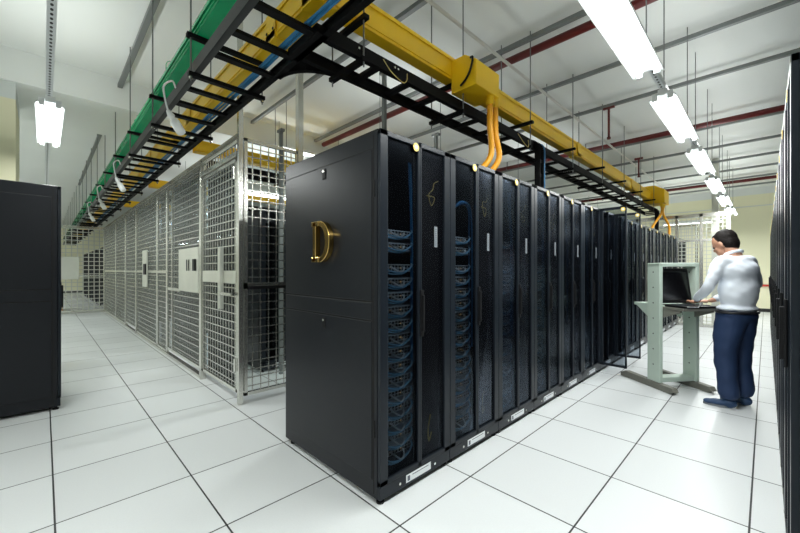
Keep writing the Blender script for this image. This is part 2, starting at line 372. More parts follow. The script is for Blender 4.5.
# ------------------------------------------------------------------ cabinets
W2, D2 = .298, .52
def make_rack(side_near=False, side_far=False):
    """front faces +X, origin at the base centre. near side is -Y"""
    r = thing('server_cabinet', None, 'server cabinet')
    b = MB()
    for x in (-D2+.025, D2-.05):
        for y in (-W2+.02, W2-.02): b.box(x-.025, x+.025, y-.02, y+.02, .03, 1.965)
    b.box(-D2, D2-.025, -W2, W2, .03, .06)
    b.build('frame', M['rack'], r, bevel=.002)
    MB().box(-D2, D2-.022, -W2, W2, 1.955, 1.978).build('top_panel', M['rack'], r, bevel=.003)
    MB().box(-D2-.003, -D2+.012, -W2+.02, W2-.02, .06, 1.95).build('rear_door', M['rack'], r, bevel=.002)
    for s, deco in ((-1, side_near), (1, side_far)):
        ya, yb = (-W2, -W2+.004) if s < 0 else (W2-.004, W2)
        if not deco:
            MB().box(-D2, D2-.03, ya, yb, .035, 1.96).build('side_panel', M['rack'], r)
        else:
            MB().box(-D2, D2-.025, ya+s*.002, yb+s*.002, .03, 1.97).build('side_panel', M['rack'], r, bevel=.001)
            yo = s*(W2+.001)
            for z0, z1, nm in ((1.071, 1.876, 'upper_side_cover'), (.968, 1.061, 'middle_side_strip'), (.125, .958, 'lower_side_cover')):
                MB().box(-D2+.010, D2-.057, min(yo, yo+s*.002), max(yo, yo+s*.002), z0-.005, z1+.005).build('cover_seam', M['gap'], r)
                g = MB().box(-D2+.015, D2-.062, min(yo, yo+s*.007), max(yo, yo+s*.007), z0, z1).build(nm, M['rack'], r, bevel=.003)
                if nm != 'middle_side_strip':
                    zl = z1-.035
                    lk = MB(); ys = yo+s*.007
                    lk.box(-.018, .018, min(ys, ys+s*.006), max(ys, ys+s*.006), zl-.045, zl+.02)
                    lk.build('lock', M['black'], g, bevel=.004)
                    MB().tube([(0, ys, zl+.004), (0, ys+s*.011, zl+.004)], .009, 12).build('keyhole', M['steel'], g)
            MB().box(D2-.055, D2-.049, min(yo, yo+s*.003), max(yo, yo+s*.003), .05, 1.95).build('side_slot', M['gap'], r)
            for z in (.35, 1.62):
                MB().box(D2-.047, D2-.040, min(yo, yo+s*.006), max(yo, yo+s*.006), z, z+.09).build('hinge_pin', M['gap'], r)
    # plinth under the doors with its paper label
    MB().box(D2-.03, D2-.004, -W2, W2, .03, .098).build('sill', M['rackedge'], r, bevel=.002)
    for y in (-.15, .15): MB().tube([(D2-.004, y, .062), (D2-.001, y, .062)], .008, 10).build('sill_screw', M['steel'], r)
    lb = MB().box(D2-.004, D2-.0025, -.10, .112, .045, .088).build('sill_label', M['paper'], r)
    t = MB(); t.box(D2-.0025, D2-.002, -.09, -.07, .052, .08); t.box(D2-.0025, D2-.002, -.05, .09, .074, .078); t.build('label_print', M['ink'], lb)
    for x in (-D2+.06, D2-.035):
        for s in (-1, 1):
            f = MB(); f.tube([(x, s*(W2-.03), 0), (x, s*(W2-.03), .012)], .022, 12); f.tube([(x, s*(W2-.03), .01), (x, s*(W2-.03), .04)], .01, 8)
            f.build('foot', M['black'], r, smooth=False)
    MB().box(D2-.070, D2-.064, .022, W2-.022, .10, 1.94).build('cable_cover', M['gap'], r)
    # two door leaves
    for li, (y0, y1) in enumerate(((-W2, .012), (.013, W2))):
        hx = D2-.022; hy = y0 if li == 0 else y1
        d = MB(); L = y1-y0
        def yy(a, b_): return (a, b_) if li == 0 else (-b_, -a)
        # door frame in hinge-local coordinates (y runs from the hinge to the free edge)
        sw = .056
        for a, b_ in ((0, sw), (L-.016, L)):
            p, q = yy(a, b_); d.box(0, .022, p, q, .10, 1.975)
        p, q = yy(0, L); d.box(0, .022, p, q, .10, .128); d.box(0, .022, p, q, 1.945, 1.975)
        door = d.build('door', M['rackedge'], r, bevel=.003, loc=(hx, hy, 0))
        p, q = yy(sw-.003, L-.014)
        MB().box(.006, .011, p, q, .125, 1.948).build('door_pane', M['pane' if li == 0 else 'pane2'], door)
        if li == 0:
            st = MB(); st.tube([(.022, L-.035, 1.938), (.0245, L-.035, 1.938)], .024, 20)
            k_ = st.build('round_sticker', M['stickery'], door); k_['label'] = 'round yellow sticker'
            MB().tube([(.0245, L-.035, 1.938), (.0252, L-.035, 1.938)], .013, 16).build('sticker_centre', M['paper'], k_)
        else:
            ly = -(L-.155)
            k_ = MB().box(.011, .0125, ly-.014, ly+.014, 1.375, 1.50).build('door_label', M['greylabel'], door)
            t = MB()
            for q_ in range(9): t.box(.0125, .0129, ly-.009, ly+.009, 1.385+q_*.012, 1.391+q_*.012)
            t.build('label_print', M['ink'], k_)
            hh = MB(); hy_ = -(L-.008)
            hh.box(.022, .045, hy_-.006, hy_+.010, .88, 1.09); hh.box(.022, .032, hy_-.010, hy_+.016, .85, 1.12)
            hh.build('door_handle', M['black'], door, bevel=.003)
    return r
proto_plain = make_rack(False, False)
used_plain = [False]
def rack(x, y, rz, label, group, deco=None):
    if deco: o = make_rack(*deco)
    elif not used_plain[0]: o = proto_plain; used_plain[0] = True
    else: o = copy_tree(proto_plain)
    o.location = (x, y, 0); o.rotation_euler = (0, 0, rz); o.scale = (1, 1, 1.012); tag(o, label, 'server cabinet', group); return o
XF, Y0 = -1.424, 1.257
def kids(o): return [x for x in bpy.data.objects if x.parent == o]
main = []
for k in range(17):
    y = Y0 + .6*k + .3 + (.09 if k > 14 else 0)
    if k == 0: lab = 'black cabinet with a gold letter D on its side, nearest in the main row'
    elif k in (6, 7): lab = 'black server cabinet with its left door leaf swung open, %s one' % ('nearer' if k == 6 else 'farther')
    elif k > 14: lab = 'black server cabinet of the main row behind the far wire fence, %s one' % ('first' if k == 15 else 'second')
    else: lab = 'closed black cabinet with smoked doors, %s beyond the gold letter cabinet in its row' % ORD[k-1]
    o = rack(XF-D2, y, 0, lab, None if k == 0 else 'black cabinets in the main row', (True, False) if k == 0 else None)
    main.append(o)
    if k in (6, 7):
        d = [c for c in kids(o) if c.name.startswith('door')][0]
        d.rotation_euler = (0, 0, -math.radians(94 if k == 6 else 82))
# gold letter D on the near cabinet's side
def arcp(cx, cz, rx, rz, a0, a1, n): return [(cx+rx*math.cos(a0+(a1-a0)*i/n), cz+rz*math.sin(a0+(a1-a0)*i/n)) for i in range(n+1)]
outer_unused = [(-.10, -.125), (-.02, -.125)] + arcp(-.01, 0, .105, .125, -PI/2, PI/2, 20)[1:] + [(-.10, .125), (-.10, .10), (-.082, .10), (-.082, -.10), (-.10, -.10)]
b = MB()
oc = arcp(.0, 0, .112, .128, -PI/2, PI/2, 24); ic = arcp(.0, 0, .066, .096, -PI/2, PI/2, 24)
vs_, fs = [], []
yo_, yi_ = Y0-.045, Y0-.008
def both(pts2):
    return [Vector((-1.946+a, yo_, 1.426+c)) for a, c in pts2] + [Vector((-1.946+a, yi_, 1.426+c)) for a, c in pts2]
n_ = len(oc)
v_ = both(oc+ic); t_ = 2*n_
f_ = []
for i in range(n_-1):
    f_ += [(i, i+1, n_+i+1, n_+i), (t_+i, t_+n_+i, t_+n_+i+1, t_+i+1), (i, t_+i, t_+i+1, i+1), (n_+i, n_+i+1, t_+n_+i+1, t_+n_+i)]
f_ += [(0, n_, t_+n_, t_), (n_-1, t_+n_-1, t_+2*n_-1, 2*n_-1)]
b.add(v_, f_)
b.box(-1.946-.075, -1.946-.040, yo_, yi_, 1.301, 1.551)
b.box(-1.946-.09, -1.946-.008, yo_, yi_, 1.522, 1.554); b.box(-1.946-.09, -1.946-.008, yo_, yi_, 1.298, 1.330)
dl = b.build('letter_d', M['gold'], main[0], bevel=.003); dl.matrix_parent_inverse = (Matrix.Translation(main[0].location) @ Matrix.Diagonal((1, 1, 1.012, 1))).inverted(); dl['label'] = 'large gold letter D'

# equipment behind the smoked doors
def make_switch():
    r = thing('network_switch', None, 'network switch')
    c = MB().box(-.30, 0, -.24, .24, 0, .044).build('chassis', M['chassis'], r, bevel=.002)
    p = MB()
    for i in range(11): p.box(-.001, .002, -.225+i*.026, -.205+i*.026, .006, .020); p.box(-.001, .002, -.225+i*.026, -.205+i*.026, .024, .038)
    p.build('port_row', M['ports'], r)
    l = MB()
    for i in (1, 3, 6): l.box(.002, .003, -.21+i*.026, -.206+i*.026, .021, .024)
    l.build('status_light', M['led'], r)
    for j, (mat, pts) in enumerate((('bluel', [(.02, -.235, .012), (.05, -.17, -.012), (.055, -.08, -.008), (.05, -.01, .03), (.02, .02, .05)]),
                         ('bluel', [(.003, -.20, .03), (.05, -.18, .005), (.06, -.10, -.006), (.045, -.03, .012)]),
                         ('whitec', [(.003, -.14, .03), (.06, -.11, .0), (.065, -.085, .018), (.02, -.05, .026)]))):
        MB().tube(bez(pts, 16), .0052, 6).build('patch_cable', M[mat], r, smooth=True)
    return r
sw0 = make_switch(); first_sw = True
zs = [1.44, 1.365] + [1.24-.082*i for i in range(14)]
for k in range(4):
    for j, z in enumerate(zs):
        if k >= 2 and j in (1, 5, 9, 13): continue
        o = sw0 if first_sw else copy_tree(sw0); first_sw = False
        o.location = (XF-.10, Y0+.6*k+.3, z)
        tag(o, 'grey network switch with patch cables in the %s main row cabinet, %s from top' % (ORD[k], ORD[j]), 'network switch', 'network switches behind the main row doors')
for k in range(6):                                       # blue bundles hanging in the cabinets
    b = MB(); y = Y0+.6*k+.33
    zt = 1.90 if k % 2 == 0 else 1.72
    for i in range(6):
        a = random.uniform(-.014, .014); c = random.uniform(-.012, .012)
        top = [(XF-.08, y-.2, zt-.05), (XF-.07+c, y-.1, zt+a), (XF-.07+c, y-.02, zt-.03+a)] if k % 2 else [(XF-.09+c, y+a, zt)]
        b.tube(bez(top+[(XF-.07+c, y+a, 1.5), (XF-.07+c*1.3, y+a*.8, 1.1), (XF-.07+c, y+a, .7)], 24), .0045, 5)
    tag(b.build('cable_bundle', M['blue'], smooth=True), 'hanging blue cable bundle inside the %s cabinet of the main row' % ORD[k], 'cable bundle', 'blue cable bundles in the cabinets')
for k in range(6):
    y = Y0+.6*k+.46; z = 1.72
    q = [random.uniform(-.02, .02) for _ in range(8)]
    b = MB().tube(bez([(XF-.03, y+.05+q[0], z+.09), (XF-.035, y+.02, z+.05+q[1]), (XF-.03, y-.01+q[2], z+.03), (XF-.035, y-.03, z+q[3]), (XF-.03, y-.01, z-.07+q[4]*.5), (XF-.03, y+.015+q[5]*.4, z-.02), (XF-.035, y-.05, z-.005+q[6]*.5)], 30), .003, 5)
    tag(b.build('yellow_patch_cord', M['ycable'], smooth=True), 'loose yellow patch cord behind the right leaf of the %s cabinet' % ORD[k], 'cord', 'yellow patch cords')
for k in (0, 1):
    y = Y0+.6*k+.47
    tag(MB().tube(bez([(XF-.03, y-.03, .36), (XF-.03, y-.05, .28), (XF-.03, y-.045, .2), (XF-.03, y-.02, .25)], 16), .004, 5).build('yellow_patch_cord', M['ycable'], smooth=True),
        'short yellow cord hanging low in the %s cabinet' % ORD[k], 'cord', 'yellow patch cords')

# rows inside the cage
for ri, (xf, n, ys) in enumerate(((-4.30, 13, 1.875), (-7.17, 8, 1.875), (-10.04, 6, 1.875), (-12.6, 4, 1.875))):
    for k in range(n):
        rack(xf-D2, ys+.6*k+.3, 0, 'black server cabinet inside the cage, %s in the %s row behind the wire' % (ORD[k], ORD[ri]), 'black cabinets inside the cage', (True, False) if (ri == 0 and k == 0) else None)
# right row, fronts facing the aisle
for k in range(15):
    rack(.06+D2, 1.84+.6*k+.3, PI, ('black server cabinet at the right picture edge, nearest of the right row' if k == 0 else
         'black server cabinet with ribbed doors in the right row, %s from the camera' % ORD[k]), 'black cabinets in the right row', (False, True) if k == 0 else None)
# left cabinet
rack(-4.45-.3, .11-D2, PI/2, 'black server cabinet alone at the left edge below the lamp', None, (True, True))
# cabinets beyond the left fence
for k in range(7):
    rack(-15.0-1.25*k-.3, 1.36+D2, -PI/2, 'far black cabinet standing behind the left wire fence, %s from the fence' % ORD[k], 'far cabinets behind the left fence')

# ------------------------------------------------------------------ wire cage
def wire_panel(b, o, u, L, z0, z1, pitch=.08, th=.009, dp=.009, frame=.03, wires=True):
    """wire grid in plane (u, z) starting at o"""
    o = Vector(o); u = Vector(u).normalized(); up = Vector((0, 0, 1))
    n = max(2, round(L/pitch))
    if wires:
        for i in range(1, n):
            p = o + u*(L*i/n); b.bar(p+up*z0, p+up*z1, dp, th, up=u)
        m_ = round((z1-z0)/pitch)
        for j in range(1, m_):
            z = z0+(z1-z0)*j/m_; b.bar(o+up*z, o+u*L+up*z, dp, th)
    if frame:
        for z in (z0+frame/2, z1-frame/2): b.bar(o+up*z, o+u*L+up*z, frame, frame)
        for q in (0, L): p = o+u*(q + (frame/2 if q == 0 else -frame/2)); b.bar(p+up*z0, p+up*z1, frame, frame, up=u)
CY, CT = 1.30, 2.49
cage = thing('wire_cage_wall', 'long stainless wire cage wall with gates along the left aisle', 'cage wall', (-3.44, CY, 0))
inv = Matrix.Translation((-3.44, CY, 0)).inverted()
def cpart(b, name, mat, parent=None, bevel=0, lab=None):
    o = b.build(name, M[mat], None, bevel=bevel)
    if parent is None: o.parent = cage; o.matrix_parent_inverse = inv
    else: o.parent = parent; o.matrix_parent_inverse = Matrix()
    if lab: o['label'] = lab
    return o
def cage_post(x, s=.06, top=CT, y=CY):
    cpart(MB().box(x-s/2, x+s/2, y-s/2, y+s/2, 0, top), 'post', 'steel', bevel=.003)
for x, s, top in ((-3.44, .042, CZ), (-4.55, .06, CT+.02), (-6.20, .032, CT), (-6.84, .032, CT), (-8.67, .05, CT+.02), (-9.95, .05, CT), (-11.5, .04, CT), (-13.87, .07, CT)):
    cage_post(x, s, top)
segs = [(-4.51, -3.48, 'gate'), (-6.18, -4.60, 'gate2'), (-6.82, -6.22, 'panel'), (-8.63, -6.87, 'panel'), (-9.91, -8.71, 'gate3'), (-11.48, -9.99, 'panel'), (-13.83, -11.52, 'panel')]
for x0, x1, kd in segs:
    z0 = .10 if kd.startswith('gate') else .04
    z1 = 2.30 if kd == 'gate' else CT-.04
    b = MB(); wire_panel(b, (x0, CY, 0), (1,0,0), x1-x0, z0, z1)
    g = cpart(b, 'gate' if kd.startswith('gate') else 'wire_panel', 'steel')
    cpart(MB().box(x0+.03, x1-.03, CY+.018, CY+.022, z0+.03, z1-.03), 'acrylic_sheet', 'acrylic', g)
    if kd == 'gate':
        cpart(MB().bar((x0, CY, 2.34), (x1, CY, 2.34), .05, .05), 'gate_head', 'steel', bevel=.003)
        q = MB(); wire_panel(q, (x0, CY, 0), (1,0,0), x1-x0, 2.365, CT-.03, frame=.012); cpart(q, 'wire_panel', 'steel')
        cpart(MB().box(x0+.03, x1-.03, CY-.022, CY-.008, 1.12, 1.24), 'push_plate', 'steelp', g, .002)
        cpart(MB().box(-3.86, -3.80, CY-.06, CY-.022, .86, 1.48), 'pull_bar', 'steelp', g, .006)
        lt = MB(); lt.bar((-3.84, CY-.05, 1.02), (-3.52, CY-.05, 1.02), .02, .025); cpart(lt, 'latch', 'steel', g, .003)
        for z in (.3, 2.1): cpart(MB().tube([(x1-.012, CY-.03, z), (x1-.012, CY-.03, z+.12)], .012, 8), 'hinge', 'steel', g)
    if kd == 'gate2':
        cpart(MB().box(-5.47, -4.62, CY-.03, CY-.012, .98, 1.52), 'lock_plate', 'steelp', g, .004)
        cpart(MB().box(-5.04, -4.96, CY-.05, CY-.03, 1.24, 1.38), 'keypad', 'black', g, .004)
        cpart(MB().box(-4.78, -4.69, CY-.05, CY-.03, 1.24, 1.38), 'keypad', 'black', g, .004)
        cpart(MB().box(-4.97, -4.96, CY-.052, CY-.03, 1.24, 1.38), 'keypad_rim', 'steelp', g)
        cpart(MB().bar((x0, CY, .98), (-5.47, CY, .98), .03, .04), 'cross_bar', 'steel', g)
        b2 = MB().box(-5.9, -5.87, CY-.018, CY+.018, z0, z1); cpart(b2, 'stile', 'steel', g)
cpart(MB().box(-7.95, -7.55, CY-.03, CY-.012, .95, 1.60), 'lock_plate', 'steelp', None, .004)
cpart(MB().box(-7.76, -7.60, CY-.05, CY-.03, 1.17, 1.36), 'keypad', 'black', None, .004)
cpart(MB().bar((-13.87, CY, CT), (-3.44, CY, CT), .05, .06), 'top_rail', 'steel', bevel=.003)
cpart(MB().bar((-13.87, CY, .02), (-4.59, CY, .02), .05, .035), 'bottom_rail', 'steel')
cpart(MB().bar((-13.87, CY, 1.22), (-6.2, CY, 1.22), .035, .035), 'middle_rail', 'steel')
# side return of the cage
b = MB(); wire_panel(b, (-3.44, CY+.035, 0), (0,1,0), .56, .07, 1.10); q = cpart(b, 'wire_panel', 'steel')
b = MB(); wire_panel(b, (-3.44, CY+.035, 0), (0,1,0), .56, 1.10, CT); q = cpart(b, 'wire_panel', 'steel')
cpart(MB().box(-3.464, -3.460, CY+.06, CY+.57, .1, CT-.03), 'acrylic_sheet', 'acrylic', q)
cpart(MB().box(-3.42, -3.39, CY+.06, CY+.60, 1.07, 1.10), 'cross_bar', 'black')
cpart(MB().box(-3.47, -3.41, 1.88, 1.94, 0, CZ), 'post', 'steel', bevel=.003)

def fence(name, label, o, u, L, z1, posts, mid=None, post_s=.06, pitch=.085, th=.013):
    r = thing(name, label, 'wire fence', o)
    u = Vector(u)
    def P(b, n, m='steel', bev=0): return b.build(n, M[m], r, bevel=bev)
    pr = [0]+posts+[L]
    for a, c in zip(pr[:-1], pr[1:]):
        b = MB(); wire_panel(b, u*a, u, c-a, .05, z1-.05, pitch=pitch, th=th, dp=th); P(b, 'wire_panel', 'steelp')
    for a in pr:
        p = u*a; P(MB().box(p.x-post_s/2, p.x+post_s/2, p.y-post_s/2, p.y+post_s/2, 0, z1), 'post', bev=.003)
    P(MB().bar(Vector((0,0,z1-.03)), u*L+Vector((0,0,z1-.03)), .06, .07), 'top_rail')
    P(MB().bar(Vector((0,0,.03)), u*L+Vector((0,0,.03)), .05, .05), 'bottom_rail')
    if mid: P(MB().bar(Vector((0,0,mid)), u*L+Vector((0,0,mid)), .04, .05), 'middle_rail')
    return r
ff = fence('wire_fence', 'wire fence closing the far end of the left aisle', (-13.95, -3.9, 0), (0,1,0), 5.2, 2.52, [1.2, 2.4, 3.6], 1.08, pitch=.12, th=.020)
sg = MB().box(.035, .05, 3.95, 4.62, .98, 1.62).build('notice_plate', M['steelp'], ff, bevel=.004); sg['label'] = 'blank grey metal plate'
f2 = fence('wire_fence', 'wire fence standing past the man at the end of the right aisle', (-3.4, 10.30, 0), (1,0,0), 2.84, 2.49, [1.2, 1.97, 2.4], 1.9)
MB().box(2.82, 2.88, -.04, .04, 0, 2.52).build('slotted_post', M['steel'], f2, bevel=.004)
f3 = fence('wire_fence', 'wire fence farther back before the cream end wall', (-5.0, 12.4, 0), (1,0,0), 3.7, 2.49, [1.2, 2.4], 1.3)
tag(MB().box(-.86, -.74, 10.7, 10.82, 0, CZ).build('grey_column', M['steelp'], bevel=.005), 'slim grey column reaching the ceiling behind the far lights', 'column')
bx = thing('cardboard_box', 'brown cardboard box on the floor behind the left fence, lower one', 'box', (-15.4, .12, 0), group='cardboard boxes')
MB().box(-.25, .25, -.3, .3, 0, .32).build('carton', M['cardboard'], bx, bevel=.004); MB().box(-.251, .251, -.03, .03, .1, .321).build('tape', M['ycable'], bx)
b2 = copy_tree(bx); b2.location = (-15.45, .06, .322); tag(b2, 'brown cardboard box resting on another behind the left fence', 'box')

# support posts in the back aisle
for k, (x, y, zt) in enumerate(((-2.9, 2.62, 3.37), (-3.0, 3.61, 2.98), (-4.1, 2.03, 2.91))):
    b = MB(); b.box(x-.02, x+.02, y-.02, y+.02, 0 if k < 2 else 2.0, zt); b.box(x-.055, x+.055, y-.025, y+.025, zt, zt+.03)
    if k == 2: b.box(x-.02, x+.02, y-.02, y+.02, 0, 2.0)
    tag(b.build('support_post', M['strutg'], bevel=.002), 'slim grey T headed support post rising behind the cabinets, %s from the cage' % ('second', 'third', 'first')[k], 'post', 'support posts behind the cabinets')

# ------------------------------------------------------------------ ladder trays and ducts
TZ = 2.55
def ladder_x(label, x0, x1, ya, yb, rods, near_grey=True):
    r = thing('ladder_tray', label, 'cable tray', (x0, ya, TZ), group='ladder trays')
    L = x1-x0; W = yb-ya
    for y, mt in ((0, 'traygrey' if near_grey else 'tray'), (W, 'tray')):
        s = 1 if y == 0 else -1
        b = MB(); b.box(0, L, y-.003, y+.003, 0, .08); b.box(0, L, min(y, y+s*.034), max(y, y+s*.034), 0, .006); b.box(0, L, min(y, y+s*.022), max(y, y+s*.022), .076, .08)
        b.build('side_rail', M[mt], r)
    for i in range(-3, 84):
        x = -2.65-x0-i*.2925
        if i % 4 == 0 or not .05 < x < L-.05: continue
        MB().box(x-.025, x+.025, .003, W-.003, .006, .028).build('rung', M['tray'], r)
    for x in rods:
        xx = x-x0
        b = MB().box(xx-.02, xx+.02, -.035, W+.045, -.028, -.002); b.build('support_bar', M['tray'], r)
        for y in (-.02, W+.03):
            MB().tube([(xx, y, -.06), (xx, y, CZ-TZ-.01)], .0055, 6).build('hanger_rod', M['rod'], r)
            MB().tube([(xx, y, -.045), (xx, y, -.028)], .012, 6).build('nut', M['steel'], r)
        MB().box(xx-.02, xx+.02, -.045, W+.06, .225, .25).build('duct_bracket', M['tray'], r)
    return r
rods1 = [-2.65-1.17*i for i in range(20)]
t1 = ladder_x('long black ladder tray above the left aisle in front of the cage', -25.5, -.5, .706, 1.133, rods1)
# tray 2 above the main row (along Y)
def ladder_y(label, xa, xb, y0, y1, rods, far=True, grp='ladder trays', bracket=True):
    r = thing('ladder_tray', label, 'cable tray', (xa, y0, TZ), group=grp)
    L = y1-y0; W = xb-xa
    for x in (0, W):
        s = 1 if x == 0 else -1
        b = MB(); b.box(x-.003, x+.003, 0, L, 0, .08); b.box(min(x, x+s*.034), max(x, x+s*.034), 0, L, 0, .006); b.box(min(x, x+s*.022), max(x, x+s*.022), 0, L, .076, .08)
        b.build('side_rail', M['tray'], r)
    for i in range(-3, int(L/.2925)):
        y = rods[1]-y0+i*.2925
        if i % 4 == 0 or y < .05: continue
        MB().box(.003, W-.003, y-.025, y+.025, .006, .028).build('rung', M['tray'], r)
    for y in rods:
        yy_ = y-y0
        MB().box(-.045, W+.035, yy_-.02, yy_+.02, -.028, -.002).build('support_bar', M['tray'], r)
        for x in (-.03, W+.02): MB().tube([(x, yy_, -.06), (x, yy_, CZ-TZ-.01)], .0055, 6).build('hanger_rod', M['rod'], r)
        if bracket: MB().box(-.06, W+.05, yy_-.02, yy_+.02, .225, .25).build('duct_bracket', M['tray'], r)
    return r
t2 = ladder_y('black ladder tray running away above the main row of cabinets', -2.03, -1.745, 1.133, 10.2, [1.39, 2.42, 3.61, 4.79, 5.97, 7.15, 8.33, 9.5])
# curved corner rails of the T junction
def tlocal(o, wpts): return [Vector(p)-o.location for p in wpts]
for cx, cy, a0, a1 in ((-2.33, 1.433, -PI/2, 0),):
    pts = arc((cx, cy, TZ+.04), .30, a0, a1, 10, 'xy'); b = MB()
    for p, q in zip(tlocal(t2, pts)[:-1], tlocal(t2, pts)[1:]): b.bar(p, q, .006, .08)
    for p, q in zip(tlocal(t2, pts)[:-1], tlocal(t2, pts)[1:]): b.bar(p-Vector((0,0,.038)), q-Vector((0,0,.038)), .035, .004)
    b.build('corner_rail', M['tray'], t2)
for (xa_, xb_, ya_, yb_) in ((-2.05, -1.72, 1.06, 1.135),):
    MB().box(xa_-t2.location.x, xb_-t2.location.x, ya_-t2.location.y, yb_-t2.location.y, .0, .05).build('junction_plate', M['tray'], t2)
for y in (1.36, 1.66):
    for s in (0, .03): MB().tube([Vector((-1.740, y+s, TZ+.045))-t2.location, Vector((-1.728, y+s, TZ+.045))-t2.location], .007, 8).build('bolt', M['steel'], t2)
MB().tube(bez(tlocal(t2, [(-1.735, 1.56, TZ+.06), (-1.70, 1.60, TZ-.02), (-1.70, 1.70, TZ-.05), (-1.72, 1.76, TZ-.01), (-1.735, 1.78, TZ+.05)])), .003, 5).build('earth_wire', M['ycable'], t2, smooth=True)
MB().tube(bez(tlocal(t2, [(-1.735, 3.36, TZ+.06), (-1.70, 3.40, TZ-.02), (-1.70, 3.50, TZ-.05), (-1.72, 3.56, TZ-.01), (-1.735, 3.58, TZ+.05)])), .003, 5).build('earth_wire', M['ycable'], t2, smooth=True)
# ducts
def duct(name, label, axis, a0, a1, c0, c1, z0, z1, mat, couplers=(), grp=None):
    """U channel with snap-on cover and flared lips"""
    loc = (a0, c0, z0) if axis == 'x' else (c0, a0, z0)
    r = thing(name, label, 'cable duct', loc, group=grp)
    L = a1-a0; W = c1-c0; H = z1-z0
    def bx_(b, l0, l1, w0, w1, h0, h1): return b.box(l0, l1, w0, w1, h0, h1) if axis == 'x' else b.box(w0, w1, l0, l1, h0, h1)
    b = MB(); bx_(b, 0, L, 0, W, 0, .006); bx_(b, 0, L, 0, .005, 0, H-.01); bx_(b, 0, L, W-.005, W, 0, H-.01)
    bx_(b, 0, L, -.008, 0, .022, .030); bx_(b, 0, L, W, W+.008, .022, .030)
    b.build('channel', M[mat], r, bevel=.002)
    b = MB(); bx_(b, 0, L, -.008, W+.008, H-.010, H); bx_(b, 0, L, -.010, -.004, H-.028, H); bx_(b, 0, L, W+.004, W+.010, H-.028, H)
    b.build('cover', M[mat], r, bevel=.002)
    for c in couplers:
        b = MB(); l = c-a0; bx_(b, l-.07, l+.07, -.014, W+.014, -.008, .05); bx_(b, l-.07, l+.07, -.014, -.008, 0, H+.004); bx_(b, l-.07, l+.07, W+.008, W+.014, 0, H+.004)
        b.build('coupler', M[mat], r, bevel=.003)
        for q in (-.045, .045):
            bb = MB(); bx_(bb, l+q-.006, l+q+.006, -.020, -.012, .05, .065); bb.build('clip', M['black'], r)
    return r
d1 = duct('fibre_duct', 'yellow cable duct running above the left ladder tray', 'x', -25.4, -1.94, 1.10, 1.22, 2.80, 2.98, 'yellow', (-2.35, -4.3, -6.3, -8.3, -10.3), 'yellow ducts')
d2 = duct('fibre_duct', 'yellow cable duct running away above the main row of cabinets', 'y', 1.22, 10.1, -1.890, -1.80, 2.80, 2.98, 'yellow', (5.2, 8.0), 'yellow ducts')
d0 = duct('fibre_duct', 'yellow duct elbow and stub at the tray junction', 'x', -1.94, -.4, 1.10, 1.22, 2.80, 2.98, 'yellow', (-1.86,), 'yellow ducts')
# green duct, lumpy loose cables on top
dg = duct('green_duct', 'green plastic cable duct beside the left ladder tray', 'x', -25.4, -1.2, .715, .83, 2.80, 2.885, 'green')
for k in range(7):
    b = MB(); x = -2.0-1.5*k - (1.2 if k > 2 else 0); p0 = Vector((x, .74, 2.87))-dg.location
    for q in range(3):
        rr = random.uniform(.05, .09)
        b.tube([p0+Vector((math.cos(a)*rr*1.3+q*.05, random.uniform(-.01, .02)+.01*q, math.sin(a)*rr+.03)) for a in [i*PI/8 for i in range(17)]], .0035, 5)
    b.build('loose_cable_loop', M['ycable' if k == 0 else 'green'], dg, smooth=True)
# exit boxes with hoses
def exit_box(label, x0, x1, y0, y1, z0, z1, hoses, grp):
    r = thing('duct_exit_box', label, 'duct box', (x0, y0, z0), group=grp)
    W, L, H = x1-x0, y1-y0, z1-z0
    b = MB(); b.prism([(0, 0), (W, 0), (W, H*.72), (W*.55, H), (0, H)], (0, L, 0), (1,0,0), (0,0,1), L)
    b.build('housing', M['yellow'], r, bevel=.006)
    for i, pts in enumerate(hoses):
        P = bez([Vector(p) for p in pts], 60); P = [p - r.location for p in P]
        rr = [.026 if j % 2 else .0235 for j in range(len(P))]
        h = MB().tube(P, rr, 12).build('hose', M['hose'], r, smooth=True)
        d = (P[1]-P[0]).normalized()
        MB().tube([P[0]-d*.03, P[0]+d*.05], .034, 12).build('collar', M['yellow'], h)
    return r
eb = exit_box('yellow exit box with two hoses dropping onto the near cabinets', -1.80, -1.56, 2.36, 2.70, 2.68, 2.95,
    [[(-1.60, 2.62, 2.66), (-1.60, 2.62, 2.45), (-1.62, 2.66, 2.2), (-1.70, 2.52, 2.02), (-1.72, 2.48, 1.97)],
     [(-1.60, 2.70, 2.66), (-1.60, 2.71, 2.4), (-1.60, 2.76, 2.2), (-1.66, 2.66, 2.03), (-1.68, 2.62, 1.97)]], 'yellow exit boxes')
MB().tube(bez([(.19, -.004, .22), (.22, -.02, .20), (.20, -.02, .12), (.16, -.02, .06), (.10, -.01, .03)]), .009, 8).build('cable_tail', M['black'], eb, smooth=True)
eb2 = exit_box('yellow exit box with drooping hoses at the far end of the main row', -1.96, -1.55, 9.6, 10.1, 2.72, 3.12,
    [[(-1.62, 9.7, 2.7), (-1.62, 9.7, 2.5), (-1.7, 9.3, 2.2), (-1.72, 9.1, 1.97)],
     [(-1.62, 9.9, 2.7), (-1.62, 9.9, 2.5), (-1.55, 10.1, 2.25), (-1.55, 10.1, 1.97)]], 'yellow exit boxes')
